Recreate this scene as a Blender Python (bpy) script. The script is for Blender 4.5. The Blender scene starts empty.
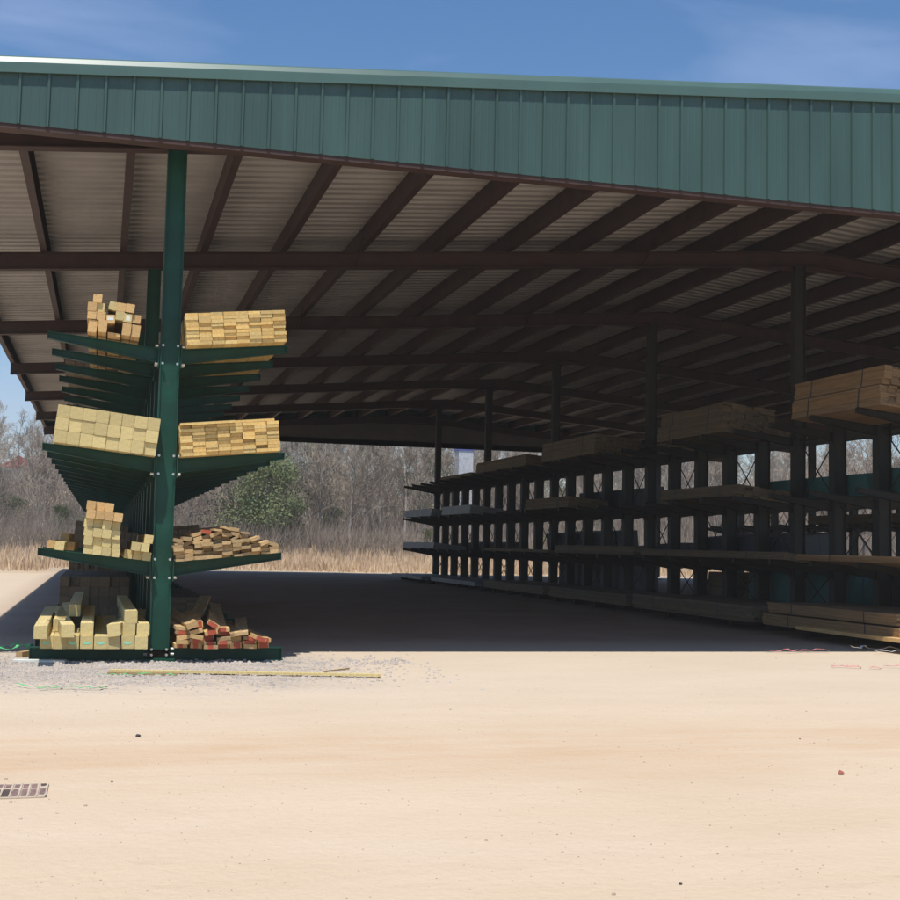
import bpy, math, random
from mathutils import Vector, Matrix, Euler
random.seed(7)
HAZE = .0011
sc = bpy.context.scene
C = sc.collection
R = random.random
def U(a, b): return a + (b - a) * R()

# ---------------------------------------------------------------- materials
MATS = {}
def nmat(name, col, rough=.6, metal=0., spec=.5, noise=None, nscale=6., namt=.25, bump=0., bscale=40., attr=False, objvar=0., coat=0., stretch=None, rings=0., panel=0., chips=None):
    m = bpy.data.materials.new(name); m.use_nodes = True
    nt = m.node_tree; N = nt.nodes; L = nt.links
    b = N['Principled BSDF']
    b.inputs['Roughness'].default_value = rough; b.inputs['Metallic'].default_value = metal
    b.inputs['Specular IOR Level'].default_value = spec
    if coat: b.inputs['Coat Weight'].default_value = coat
    tc = N.new('ShaderNodeTexCoord'); mp = N.new('ShaderNodeMapping')
    L.new(tc.outputs['Object'], mp.inputs['Vector'])
    if stretch: mp.inputs['Scale'].default_value = stretch
    n = N.new('ShaderNodeTexNoise'); n.inputs['Scale'].default_value = nscale; n.inputs['Detail'].default_value = 6
    L.new(mp.outputs['Vector'], n.inputs['Vector'])
    mx = N.new('ShaderNodeMix'); mx.data_type = 'RGBA'
    c2 = noise if noise else tuple(c * (1 - namt) for c in col)
    mx.inputs[6].default_value = (*col, 1); mx.inputs[7].default_value = (*c2, 1)
    rp = N.new('ShaderNodeValToRGB'); rp.color_ramp.elements[0].position = .35; rp.color_ramp.elements[1].position = .68
    L.new(n.outputs['Fac'], rp.inputs['Fac']); L.new(rp.outputs['Color'], mx.inputs[0])
    out = mx.outputs[2]
    if rings:
        oi2 = N.new('ShaderNodeObjectInfo'); mr2 = N.new('ShaderNodeMapRange'); mr2.inputs[3].default_value = -.10; mr2.inputs[4].default_value = .10
        L.new(oi2.outputs['Random'], mr2.inputs[0]); cb = N.new('ShaderNodeCombineXYZ'); L.new(mr2.outputs[0], cb.inputs[0]); cb.inputs[2].default_value = -.07
        va = N.new('ShaderNodeVectorMath'); L.new(tc.outputs['Object'], va.inputs[0]); L.new(cb.outputs[0], va.inputs[1])
        wv = N.new('ShaderNodeTexWave'); wv.wave_type = 'RINGS'; wv.rings_direction = 'Y'; wv.inputs['Scale'].default_value = 22; wv.inputs['Distortion'].default_value = 2.5; wv.inputs['Detail'].default_value = 3
        L.new(va.outputs[0], wv.inputs['Vector'])
        mm = N.new('ShaderNodeMix'); mm.data_type = 'RGBA'; mm.blend_type = 'MULTIPLY'; ms = N.new('ShaderNodeMath'); ms.operation = 'MULTIPLY'; ms.inputs[1].default_value = rings
        L.new(wv.outputs['Fac'], ms.inputs[0]); L.new(ms.outputs[0], mm.inputs[0]); L.new(out, mm.inputs[6]); mm.inputs[7].default_value = (.76, .66, .45, 1); out = mm.outputs[2]
    if panel:
        sx = N.new('ShaderNodeSeparateXYZ'); L.new(tc.outputs['Object'], sx.inputs[0]); q = N.new('ShaderNodeMath'); q.operation = 'DIVIDE'; q.inputs[1].default_value = panel; L.new(sx.outputs[0], q.inputs[0])
        fl = N.new('ShaderNodeMath'); fl.operation = 'FLOOR'; L.new(q.outputs[0], fl.inputs[0]); wn = N.new('ShaderNodeTexWhiteNoise'); wn.noise_dimensions = '1D'; L.new(fl.outputs[0], wn.inputs['W'])
        mr3 = N.new('ShaderNodeMapRange'); mr3.inputs[3].default_value = .90; mr3.inputs[4].default_value = 1.08; L.new(wn.outputs['Value'], mr3.inputs[0])
        hs3 = N.new('ShaderNodeHueSaturation'); L.new(mr3.outputs[0], hs3.inputs['Value']); L.new(out, hs3.inputs['Color']); out = hs3.outputs['Color']
    if chips:
        n3 = N.new('ShaderNodeTexNoise'); n3.inputs['Scale'].default_value = 9; n3.inputs['Detail'].default_value = 8; n3.inputs['Roughness'].default_value = .7; L.new(tc.outputs['Object'], n3.inputs['Vector'])
        r3 = N.new('ShaderNodeMapRange'); r3.inputs[1].default_value = .66; r3.inputs[2].default_value = .70; r3.inputs[4].default_value = .75; L.new(n3.outputs['Fac'], r3.inputs[0])
        m3 = N.new('ShaderNodeMix'); m3.data_type = 'RGBA'; L.new(r3.outputs[0], m3.inputs[0]); L.new(out, m3.inputs[6]); m3.inputs[7].default_value = (*chips, 1); out = m3.outputs[2]
    if attr:
        a = N.new('ShaderNodeAttribute'); a.attribute_name = 'tint'
        mm = N.new('ShaderNodeMix'); mm.data_type = 'RGBA'; mm.blend_type = 'MULTIPLY'; mm.inputs[0].default_value = 1
        L.new(out, mm.inputs[6]); L.new(a.outputs['Color'], mm.inputs[7]); out = mm.outputs[2]
    if objvar:
        oi = N.new('ShaderNodeObjectInfo'); hs = N.new('ShaderNodeHueSaturation')
        mr = N.new('ShaderNodeMapRange'); mr.inputs[3].default_value = 1 - objvar; mr.inputs[4].default_value = 1 + objvar
        L.new(oi.outputs['Random'], mr.inputs[0]); L.new(mr.outputs[0], hs.inputs['Value'])
        L.new(out, hs.inputs['Color']); out = hs.outputs['Color']
    L.new(out, b.inputs['Base Color'])
    if bump:
        n2 = N.new('ShaderNodeTexNoise'); n2.inputs['Scale'].default_value = bscale; n2.inputs['Detail'].default_value = 5
        L.new(mp.outputs['Vector'], n2.inputs['Vector'])
        bp = N.new('ShaderNodeBump'); bp.inputs['Strength'].default_value = bump; bp.inputs['Distance'].default_value = .02
        L.new(n2.outputs['Fac'], bp.inputs['Height']); L.new(bp.outputs['Normal'], b.inputs['Normal'])
    MATS[name] = m
    return m
green_wall = nmat('green_siding_paint', (.042, .090, .079), .42, nscale=1.2, namt=.2, panel=.804, stretch=(3, 3, .5), bump=.08, bscale=5)
green_trim = nmat('green_trim_paint', (.070, .135, .112), .33, spec=.6, nscale=2, namt=.15, coat=.3)
green_steel = nmat('green_rack_paint', (.0022, .058, .036), .5, spec=.35, nscale=5, namt=.35, bump=.05, chips=(.12, .085, .06))
liner_brown = nmat('dull_liner_panel', (.13, .115, .10), .6, nscale=1.5, namt=.2)
dark_steel = nmat('shade_tinted_steel', (.020, .020, .017), .6, nscale=7, namt=.3, bump=.03)  # inner rack steel, colour taken near black to paint the shed's shade
red_steel = nmat('red_primer_steel', (.052, .023, .018), .65, nscale=4, namt=.4, bump=.04)
roof_metal = nmat('bare_roof_metal', (.45, .42, .395), .6, metal=.0, nscale=1.5, namt=.2)
zinc = nmat('zinc_bolt', (.7, .7, .68), .3, metal=.8)
pine = nmat('sawn_pine', (.72, .52, .19), .75, noise=(.58, .37, .13), nscale=5, stretch=(9, .6, 9), bump=.15, bscale=30, attr=True)
pine_green = nmat('treated_pine', (.65, .57, .27), .75, noise=(.56, .42, .20), nscale=5, stretch=(9, .6, 9), bump=.15, bscale=30, objvar=.16, rings=.55)
pine_loose = nmat('rough_pine', (.62, .43, .20), .8, noise=(.50, .31, .13), nscale=5, stretch=(9, .6, 9), bump=.2, bscale=30, objvar=.2, rings=.55)
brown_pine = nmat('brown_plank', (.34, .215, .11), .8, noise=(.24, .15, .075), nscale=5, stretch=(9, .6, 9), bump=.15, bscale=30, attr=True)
shade_tinted_pine = nmat('shade_tinted_plank', (.20, .145, .085), .8, noise=(.14, .10, .06), nscale=5, stretch=(9, .6, 9), bump=.15, bscale=30, attr=True)  # pine with the shade of the shed interior put into its colour
old_board = nmat('weathered_board', (.50, .35, .17), .85, noise=(.34, .22, .10), nscale=5, stretch=(9, .6, 9), bump=.2, bscale=30, objvar=.25)
red_paint = nmat('red_end_paint', (.46, .085, .04), .6, nscale=25, namt=.35)
mint_paint = nmat('mint_end_mark', (.30, .72, .48), .6)
white_tag = nmat('white_tag', (.75, .78, .72), .5)
wrap_grey = nmat('grey_wrap', (.30, .30, .31), .5, nscale=3, bump=.3, bscale=8)
wrap_teal = nmat('teal_wrap', (.04, .16, .16), .5, nscale=3, bump=.3, bscale=8)
wrap_blue = nmat('dark_blue_wrap', (.035, .05, .075), .5, nscale=3, bump=.3, bscale=8)
strap_green = nmat('green_plastic_strap', (.12, .62, .22), .35)
strap_red = nmat('red_plastic_strap', (.74, .26, .25), .5)
strap_white = nmat('white_plastic_strap', (.82, .82, .80), .4)
rust = nmat('rusty_iron', (.27, .17, .15), .8, nscale=40, namt=.5)
dark_hole = nmat('grate_pit_dirt', (.09, .06, .05), .95)
stone_dark = nmat('dark_stone', (.06, .05, .05), .8)
stone_pale = nmat('pale_gravel_stone', (.50, .44, .385), .9, nscale=3, noise=(.34, .30, .265))
nmat('pale_dirt_clod', (.55, .45, .34), .95)
grit_mat = nmat('brown_grit', (.30, .22, .16), .95, nscale=3, noise=(.55, .46, .36))
leaf_red = nmat('dry_red_leaf', (.30, .08, .05), .7)
bark = nmat('grey_bark', (.27, .23, .20), .9, nscale=3, namt=.35, objvar=.25)
bark_pale = nmat('pale_bark', (.50, .47, .42), .85, nscale=2, noise=(.30, .26, .22), stretch=(1, 1, .6), objvar=.15)
twig = nmat('bare_twigs', (.36, .295, .225), .95, nscale=.6, namt=.3, objvar=.22)
twig_red = nmat('reddish_twigs', (.33, .265, .21), .95, nscale=.6, namt=.3, objvar=.22)
needles = nmat('pine_needles', (.095, .125, .045), .8, nscale=.8, noise=(.13, .15, .06), objvar=.25)
leaf_yellow = nmat('spring_leaves', (.16, .19, .035), .8, nscale=.8, noise=(.10, .13, .03), objvar=.2)
straw = nmat('dry_straw', (.64, .51, .37), .9, nscale=.25, noise=(.50, .38, .26), attr=True)
brick_red = nmat('red_roof_paint', (.34, .07, .06), .7)
house_white = nmat('white_house_siding', (.72, .70, .66), .7, nscale=2, namt=.1)
blue_roof = nmat('blue_roof_sheet', (.10, .13, .42), .5)
silver = nmat('silver_sheet', (.80, .80, .82), .35, metal=.3, nscale=9, namt=.35, bump=.5, bscale=6)
glass_dark = nmat('window_glass', (.05, .06, .07), .1)

# ground material: pale dusty yard with a clay coloured wheel band and grey gravel beside the left rack
def ground_material():
    m = bpy.data.materials.new('dusty_yard'); m.use_nodes = True
    nt = m.node_tree; N = nt.nodes; L = nt.links; b = N['Principled BSDF']
    b.inputs['Roughness'].default_value = .95; b.inputs['Specular IOR Level'].default_value = .15
    tc = N.new('ShaderNodeTexCoord'); P = tc.outputs['Object']
    def noise(scale, detail=6, st=(1, 1, 1), rough=.55):
        mp = N.new('ShaderNodeMapping'); mp.inputs['Scale'].default_value = st; L.new(P, mp.inputs['Vector'])
        n = N.new('ShaderNodeTexNoise'); n.inputs['Scale'].default_value = scale; n.inputs['Detail'].default_value = detail
        n.inputs['Roughness'].default_value = rough
        L.new(mp.outputs['Vector'], n.inputs['Vector']); return n.outputs['Fac']
    def ramp(fac, a, b_):
        r = N.new('ShaderNodeMapRange'); r.inputs[1].default_value = a; r.inputs[2].default_value = b_; L.new(fac, r.inputs[0]); return r.outputs[0]
    def mix(fac, ca, cb):
        x = N.new('ShaderNodeMix'); x.data_type = 'RGBA'
        if isinstance(fac, float): x.inputs[0].default_value = fac
        else: L.new(fac, x.inputs[0])
        for i, c in ((6, ca), (7, cb)):
            if isinstance(c, tuple): x.inputs[i].default_value = (*c, 1)
            else: L.new(c, x.inputs[i])
        return x.outputs[2]
    def math_(op, a, c):
        x = N.new('ShaderNodeMath'); x.operation = op
        for i, v in ((0, a), (1, c)):
            if isinstance(v, (int, float)): x.inputs[i].default_value = v
            else: L.new(v, x.inputs[i])
        return x.outputs[0]
    sep = N.new('ShaderNodeSeparateXYZ'); L.new(P, sep.inputs[0]); X, Y = sep.outputs[0], sep.outputs[1]
    base = mix(ramp(noise(.35, 6, (.7, 1.3, 1)), .35, .65), (.555, .430, .300), (.605, .478, .345))
    # clay band around y = 7.6
    d = math_('ABSOLUTE', math_('SUBTRACT', math_('ADD', Y, math_('MULTIPLY', math_('SUBTRACT', noise(.5, 4), .5), 1.6)), 7.7), 0)
    band = math_('MULTIPLY', ramp(d, 1.3, .2), ramp(noise(1.3, 6, (.35, 2.2, 1)), .3, .7))
    base = mix(band, base, (.53, .365, .225))
    pale = math_('MULTIPLY', ramp(Y, 8.5, 11.5), ramp(Y, 60, 40))
    base = mix(math_('MULTIPLY', pale, .75), base, (.56, .475, .375))
    # gravel apron by the left rack
    gx = ramp(math_('ABSOLUTE', math_('ADD', X, .3), 0), 3.0, 2.0)
    gy = math_('MULTIPLY', ramp(math_('ADD', Y, math_('MULTIPLY', math_('SUBTRACT', noise(1.1, 5), .5), 2.2)), 10.6, 12.0), ramp(Y, 16, 15))
    grav = math_('MULTIPLY', gx, gy)
    vor = N.new('ShaderNodeTexVoronoi'); vor.inputs['Scale'].default_value = 24; L.new(P, vor.inputs['Vector'])
    vsep = N.new('ShaderNodeSeparateColor'); L.new(vor.outputs['Color'], vsep.inputs[0])
    gcol = mix(vsep.outputs[0], (.50, .44, .38), (.32, .28, .25))
    base = mix(math_('MULTIPLY', grav, .8), base, gcol)
    # scattered specks and small dirt patches
    v2 = N.new('ShaderNodeTexVoronoi'); v2.inputs['Scale'].default_value = 5.5; v2.inputs['Randomness'].default_value = 1
    mp2 = N.new('ShaderNodeMapping'); mp2.inputs['Scale'].default_value = (1, 1.6, 1); L.new(P, mp2.inputs['Vector'])
    L.new(mp2.outputs['Vector'], v2.inputs['Vector'])
    sp = math_('MULTIPLY', ramp(v2.outputs['Distance'], .075, .02), ramp(noise(1.2, 3), .52, .62))
    base = mix(math_('MULTIPLY', sp, .55), base, (.36, .27, .20))
    sm = ramp(noise(2.6, 8, (.7, 1.6, 1), .7), .60, .74)
    base = mix(math_('MULTIPLY', sm, .5), base, (.43, .32, .22))
    bl = ramp(noise(.9, 7, (.55, 1.2, 1), .65), .42, .62)
    base = mix(math_('MULTIPLY', bl, .3), base, (.64, .535, .42))
    fine = ramp(noise(38, 4, (1, 1, 1), .7), .3, .7)
    base = mix(math_('MULTIPLY', fine, .16), base, (.40, .31, .22))
    # dirt floor inside the shed, browned and darkened to paint in roof shade
    roof_shade = math_('MULTIPLY', math_('MULTIPLY', ramp(X, -2.0, -.9), ramp(X, 27.5, 26)), math_('MULTIPLY', ramp(math_('ADD', Y, math_('MULTIPLY', noise(1.5, 3), .8)), 15.2, 17.5), ramp(Y, 54, 52)))
    base = mix(math_('MULTIPLY', roof_shade, .8), base, mix(ramp(noise(.8, 5), .35, .65), (.27, .175, .13), (.33, .225, .17)))
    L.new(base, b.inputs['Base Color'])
    bh = math_('ADD', math_('MULTIPLY', noise(14, 8, (1, 1, 1), .65), 1.0), math_('MULTIPLY', math_('MULTIPLY', vor.outputs['Distance'], grav), 3.0))
    bh = math_('ADD', bh, math_('MULTIPLY', noise(1.6, 6, (.8, 1.3, 1)), 1.5))
    bp = N.new('ShaderNodeBump'); bp.inputs['Strength'].default_value = .55; bp.inputs['Distance'].default_value = .022
    L.new(bh, bp.inputs['Height']); L.new(bp.outputs['Normal'], b.inputs['Normal'])
    return m
yard_mat = ground_material()
field_mat = nmat('field_straw_soil', (.50, .385, .255), .95, noise=(.40, .30, .20), nscale=.12, bump=.4, bscale=3)
litter_mat = nmat('leaf_litter', (.22, .175, .14), .95, noise=(.17, .13, .10), nscale=.4, bump=.4, bscale=2)

# ---------------------------------------------------------------- mesh helpers
class MB:
    def __init__(s): s.v = []; s.f = []; s.t = []; s.mi = []; s.mats = []; s.cur = 0
    def mat(s, m):
        if m not in s.mats: s.mats.append(m)
        s.cur = s.mats.index(m); return s
    def add(s, vs, fs, tint=(1, 1, 1)):
        n = len(s.v); s.v += [tuple(v) for v in vs]
        for f in fs: s.f.append(tuple(n + i for i in f)); s.t.append(tint); s.mi.append(s.cur)
    def box(s, x0, x1, y0, y1, z0, z1, M=None, tint=(1, 1, 1)):
        vs = [Vector(p) for p in ((x0,y0,z0),(x1,y0,z0),(x1,y1,z0),(x0,y1,z0),(x0,y0,z1),(x1,y0,z1),(x1,y1,z1),(x0,y1,z1))]
        if M is not None: vs = [M @ v for v in vs]
        s.add(vs, [(0,3,2,1),(4,5,6,7),(0,1,5,4),(1,2,6,5),(2,3,7,6),(3,0,4,7)], tint)
    def prism(s, poly, y0, y1, axis='y', M=None, tint=(1, 1, 1)):   # poly in (x,z) extruded along y, or (y,z) along x
        n = len(poly)
        if axis == 'y': vs = [Vector((p[0], y0, p[1])) for p in poly] + [Vector((p[0], y1, p[1])) for p in poly]
        elif axis == 'x': vs = [Vector((y0, p[0], p[1])) for p in poly] + [Vector((y1, p[0], p[1])) for p in poly]
        else: vs = [Vector((p[0], p[1], y0)) for p in poly] + [Vector((p[0], p[1], y1)) for p in poly]
        if M is not None: vs = [M @ v for v in vs]
        fs = [tuple(range(n)), tuple(range(2*n-1, n-1, -1))] + [(i, i+n, (i+1) % n + n, (i+1) % n) for i in range(n)]
        s.add(vs, fs, tint)
    def tube(s, p, q, r0, r1, n=5, cap=False):
        p = Vector(p); q = Vector(q); d = q - p
        if d.length < 1e-6: return
        d.normalize(); a = d.orthogonal().normalized(); b = d.cross(a)
        vs = []
        for c, r in ((p, r0), (q, r1)):
            for k in range(n):
                t = 2 * math.pi * k / n; vs.append(c + a * (math.cos(t) * r) + b * (math.sin(t) * r))
        fs = [(k, (k+1) % n, (k+1) % n + n, k + n) for k in range(n)]
        if cap: fs += [tuple(range(n-1, -1, -1)), tuple(range(n, 2*n))]
        s.add(vs, fs)
    def mesh(s, name, m=None):
        me = bpy.data.meshes.new(name); me.from_pydata(s.v, [], s.f)
        if s.mats:
            for x in s.mats: me.materials.append(x)
            me.polygons.foreach_set('material_index', s.mi)
        elif m: me.materials.append(m)
        if any(t != (1, 1, 1) for t in s.t) or m in (pine, straw, shade_tinted_pine, brown_pine) or pine in s.mats:
            ca = me.color_attributes.new('tint', 'FLOAT_COLOR', 'CORNER')
            buf = []
            for p, t in zip(me.polygons, s.t): buf += [t[0], t[1], t[2], 1.] * p.loop_total
            ca.data.foreach_set('color', buf)
        me.validate(); me.update()
        return me
    def build(s, name, m=None, parent=None, loc=None):
        o = bpy.data.objects.new(name, s.mesh(name, m)); C.objects.link(o)
        if parent: o.parent = parent
        if loc: o.location = loc
        return o
    def fixn(s): return s
def empty(name, loc=(0, 0, 0)):
    o = bpy.data.objects.new(name, None); C.objects.link(o); o.location = loc; o.empty_display_size = .3; return o
def tag(o, label, cat, group=None, kind=None):
    if label: o['label'] = label
    if cat: o['category'] = cat
    if group: o['group'] = group
    if kind: o['kind'] = kind
    return o
def struct(o): o['kind'] = 'structure'; return o
def bevel(o, w=.004, seg=1):
    b = o.modifiers.new('bevel', 'BEVEL'); b.width = w; b.segments = seg; b.limit_method = 'ANGLE'; return o

# ---------------------------------------------------------------- dimensions
Y0 = 13.75; BAY = 6.25; NB = 6; RS = BAY / 5
FY = 12.9                      # face of front fascia
YB = Y0 + BAY * NB             # last frame
EAVE = -2.35; RIDGE = 11.9; REAVE = 2 * RIDGE - EAVE
SL = .0815
RX = [.61, 11.6, 23.0]         # rack rows
def slope(x): return SL * (x if x <= RIDGE else 2 * RIDGE - x)
def raf_bot(x): return 5.31 + slope(x)
def raf_top(x): return raf_bot(x) + .26
def pur_top(x): return raf_top(x) + .30
FB = 5.225

# ---------------------------------------------------------------- terrain
def hill(x, y):
    t = max(0., min(1., (y - 72) / 95.)); t = t * t * (3 - 2 * t)
    return -.012 + t * (7.6 + .9 * math.sin(x * .05 + 1) + .5 * math.sin(x * .13)) + .05 * math.sin(x * .3) * math.sin(y * .21) * (1 if y > 56 else 0)
def grid_sheet(name, xs, ys, zf, m):
    mb = MB(); nx = len(xs)
    vs = [(x, y, zf(x, y)) for y in ys for x in xs]
    fs = [(j*nx+i, j*nx+i+1, (j+1)*nx+i+1, (j+1)*nx+i) for j in range(len(ys)-1) for i in range(nx-1)]
    mb.add(vs, fs); o = mb.build(name, m); struct(o)
    for p in o.data.polygons: p.use_smooth = True
    return o
rng = lambda a, b, s: [a + s * i for i in range(int((b - a) / s) + 1)]
grid_sheet('terrain', rng(-400, 500, 10), rng(-60, 56, 4)[:-1] + rng(52, 700, 6), hill, field_mat)
grid_sheet('woodland_floor', rng(-160, 260, 5), rng(84, 330, 5), lambda x, y: hill(x, y) + .03, litter_mat)
grid_sheet('brush_floor', rng(33, 133, 5), rng(-30, 85, 5)[:-1] + [83.9], lambda x, y: hill(x, y) + .02, litter_mat)
# yard sheet with an irregular far edge
mb = MB(); xs = rng(-70, 31, 1.0); ye = [47.2 + 1.0 * math.sin(x * .31) + .5 * math.sin(x * .9) + (7.0 if x > -1.5 else 0) * min(1, max(0, (x + 3) / 1.5)) * (1 if x < 40 else .2) for x in xs]
vs = []; rows = [-40, -10, 0, 5, 10, 15, 20, 30, 40, None]
for r in rows:
    for x, e in zip(xs, ye): vs.append((x, e if r is None else r, 0))
n = len(xs)
mb.add(vs, [(j*n+i, j*n+i+1, (j+1)*n+i+1, (j+1)*n+i) for j in range(len(rows)-1) for i in range(n-1)])
struct(mb.build('yard_ground', yard_mat))

# ---------------------------------------------------------------- the shed
shed = tag(empty('pole_shed', (0, Y0, 0)), 'long open-sided green and rust-red steel storage shed with ribbed metal roof', 'shed')
def sp(mb, name, m): return mb.build(name, m, shed, (0, -Y0, 0))
def ibeam_col(mb, x, y, z0, z1, w=.20, d=.17, t=.012):
    # flanges face left and right, web faces the yard
    mb.box(x-w/2, x-w/2+t, y-d/2, y+d/2, z0, z1); mb.box(x+w/2-t, x+w/2, y-d/2, y+d/2, z0, z1)
    mb.box(x-w/2+t, x+w/2-t, y-d/2+.03, y-d/2+.04, z0, z1)
frames = [Y0 + BAY * k for k in range(NB + 1)]
for k, y in enumerate(frames):
    for x in RX:
        if k == NB and x == RX[1]: continue
        mb = MB(); ibeam_col(mb, x, y, .12, raf_bot(x) - .002)
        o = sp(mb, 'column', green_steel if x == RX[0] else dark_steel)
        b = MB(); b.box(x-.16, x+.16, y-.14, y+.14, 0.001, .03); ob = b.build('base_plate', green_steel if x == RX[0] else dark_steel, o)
    # rafter: tapered I section
    mb = MB()
    for (a, b_) in ((EAVE + .06, RIDGE), (RIDGE, REAVE - .06)):
        for (p, q, y0, y1) in ((0, .26, y-.006, y+.006), (0, .014, y-.08, y+.08), (.246, .26, y-.08, y+.08)):
            mb.prism([(a, raf_bot(a)+p), (b_, raf_bot(b_)+p), (b_, raf_bot(b_)+q), (a, raf_bot(a)+q)], y0, y1)
    # haunch at the ridge column
    for s in (-1, 1):
        mb.prism([(RX[1]+.3, raf_bot(RIDGE)-.05)] if 0 else [(RIDGE, raf_bot(RIDGE)), (RIDGE+s*1.6, raf_bot(RIDGE+s*1.6)), (RIDGE, raf_bot(RIDGE)-.10)], y-.01, y+.01)
    sp(mb, 'rafter', red_steel)
px = [-2.28, -1.05, .10, 1.30, 2.52, 3.74, 4.98, 6.20, 7.42, 8.64, 9.86, 11.1]
px = px + [2 * RIDGE - x for x in reversed(px)]
for x in px:
    mb = MB(); z = raf_top(x); s = 1 if x < RIDGE else -1
    y0, y1 = FY + .14, YB + .6
    mb.box(x-.006, x+.006, y0, y1, z, z+.30); mb.box(x+s*.006, x+s*.09, y0, y1, z, z+.008) ; mb.box(x+s*.006, x+s*.09, y0, y1, z+.292, z+.30)
    sp(mb, 'purlin', red_steel)
# flange braces between purlin and rafter
for y in frames[:3]:
    for x in (3.74, 8.64):
        for s in (-1, 1):
            mb = MB(); mb.tube((x, y + s*.55, raf_top(x)+.12), (x, y + s*.06, raf_bot(x)+.03), .045 if y < 14 else .02, .045 if y < 14 else .02, 4, True)
            sp(mb, 'flange_brace', red_steel)
# corrugated roof: ribs run down the slope, so the profile lies along y
def corrugated(x0, x1, ya, yb, pitch, rib, zf, m, name):
    mb = MB(); prof = []
    y = ya
    while y < yb - pitch * .5:
        prof += [(y, 0), (y + pitch*.48, 0), (y + pitch*.58, rib), (y + pitch*.90, rib)]
        y += pitch
    prof.append((y, 0))
    for off in (0,):
        vs = [(x0, p[0], zf(x0) + p[1]) for p in prof] + [(x1, p[0], zf(x1) + p[1]) for p in prof]
        n = len(prof)
        mb.add(vs, [(i, i+n, i+n+1, i+1) for i in range(n-1)])
    o = sp(mb, name, m)
    return o
pitch = .268
corrugated(EAVE, RIDGE, FY + .02, YB + .85, pitch, .055, lambda x: pur_top(x) + .003, roof_metal, 'roof_panel')
corrugated(RIDGE, REAVE, FY + .02, YB + .85, pitch, .055, lambda x: pur_top(x) + .003, roof_metal, 'roof_panel')
mb = MB()
mb.prism([(RIDGE-.25, pur_top(RIDGE-.25)+.045), (RIDGE, pur_top(RIDGE)+.047), (RIDGE+.25, pur_top(RIDGE+.25)+.045), (RIDGE+.25, pur_top(RIDGE+.25)+.055), (RIDGE, pur_top(RIDGE)+.06), (RIDGE-.25, pur_top(RIDGE-.25)+.055)], FY+.03, YB+.8)
sp(mb, 'ridge_cap', green_trim)
# eave gutters/trims
for x, s in ((EAVE, -1), (REAVE, 1)):
    mb = MB(); z = pur_top(x); mb.box(min(x, x+s*.03), max(x, x+s*.03), FY+.03, YB+.8, z-.13, z+.03)
    sp(mb, 'eave_trim', red_steel)
# fascias at the front and the back: ribbed siding, flat pan with minor stiffeners
def fascia(yf, sgn, zb, name):
    # sgn -1: ribs project towards -y
    top = lambda x: pur_top(x) + .03
    prof = []
    x = EAVE - .02; first = -.675
    x = first - pitch * 6
    prof = [(EAVE - .02, 0)]
    while x < REAVE:
        for dx, d in ((-.018, 0), (-.011, .024), (.011, .024), (.018, 0), (.085, 0), (.090, .0015), (.100, .0015), (.105, 0), (.165, 0), (.170, .0015), (.180, .0015), (.185, 0)):
            if EAVE < x + dx < REAVE: prof.append((x + dx, d))
        x += pitch
    # keep a vertex exactly at the ridge
    prof.append((RIDGE + .0001, 0)); prof.append((REAVE + .02, 0)); prof.sort(key=lambda p: p[0])
    mb = MB(); n = len(prof)
    vs = [(p[0], yf + sgn * p[1], zb) for p in prof] + [(p[0], yf + sgn * p[1], top(p[0])) for p in prof]
    mb.add(vs, [(i, i+1, i+1+n, i+n) for i in range(n-1)])
    vs = [(p[0], yf - sgn * .006, zb) for p in prof] + [(p[0], yf - sgn * .006, top(p[0])) for p in prof]
    mb.add(vs, [(i+1, i, i+n, i+n+1) for i in range(n-1)])
    if sgn > 0:
        lm = MB(); lm.prism([(EAVE, zb+.01), (REAVE, zb+.01), (REAVE, top(REAVE)-.42), (RIDGE, top(RIDGE)-.42), (EAVE, top(EAVE)-.42)], yf-.20, yf-.19); sp(lm, 'liner_panel', liner_brown)
    o = sp(mb, name, green_wall)
    # rake trim: lower face, proud of the ribs, then a face leaning back over the roof
    tr = MB()
    for (a, b_) in ((EAVE - .05, RIDGE), (RIDGE, REAVE + .05)):
        def pt(x, dy, dz): return (x, yf + sgn * dy, top(x) + dz)
        sec = [(.045, -.10), (.050, -.02), (.050, .0), (.030, .055), (.012, .072), (-.12, .080), (-.12, .04), (.030, -.10)]
        vs = [pt(a, *q) for q in sec] + [pt(b_, *q) for q in sec]
        m_ = len(sec)
        tr.add(vs, [(i, i+m_, (i+1) % m_+m_, (i+1) % m_) for i in range(m_)] + [tuple(range(m_)), tuple(range(2*m_-1, m_-1, -1))])
    sp(tr, 'rake_trim', green_trim)
    g = MB(); y0, y1 = sorted((yf - sgn*.01, yf - sgn*.17))
    g.box(EAVE, REAVE, y0, y1, zb-.045, zb-.033); yy0, yy1 = sorted((yf - sgn*.01, yf - sgn*.018)); g.box(EAVE, REAVE, yy0, yy1, zb-.033, zb+.03)
    yy0, yy1 = sorted((yf - sgn*.162, yf - sgn*.17)); g.box(EAVE, REAVE, yy0, yy1, zb-.033, zb+.13)
    sp(g, 'bottom_girt', red_steel if sgn < 0 else dark_steel)
    if sgn < 0:
        for x in (RX[0], RX[1], 3.74, 8.64, 17.0, RX[2]):
            q = MB(); q.box(x-.05, x+.05, FY+.18, Y0-.09, raf_bot(x)+.0, raf_bot(x)+.10); sp(q, 'outrigger', red_steel)
fascia(FY, -1, FB, 'front_fascia')
fascia(YB + .85, 1, 5.50, 'rear_fascia')

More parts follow.
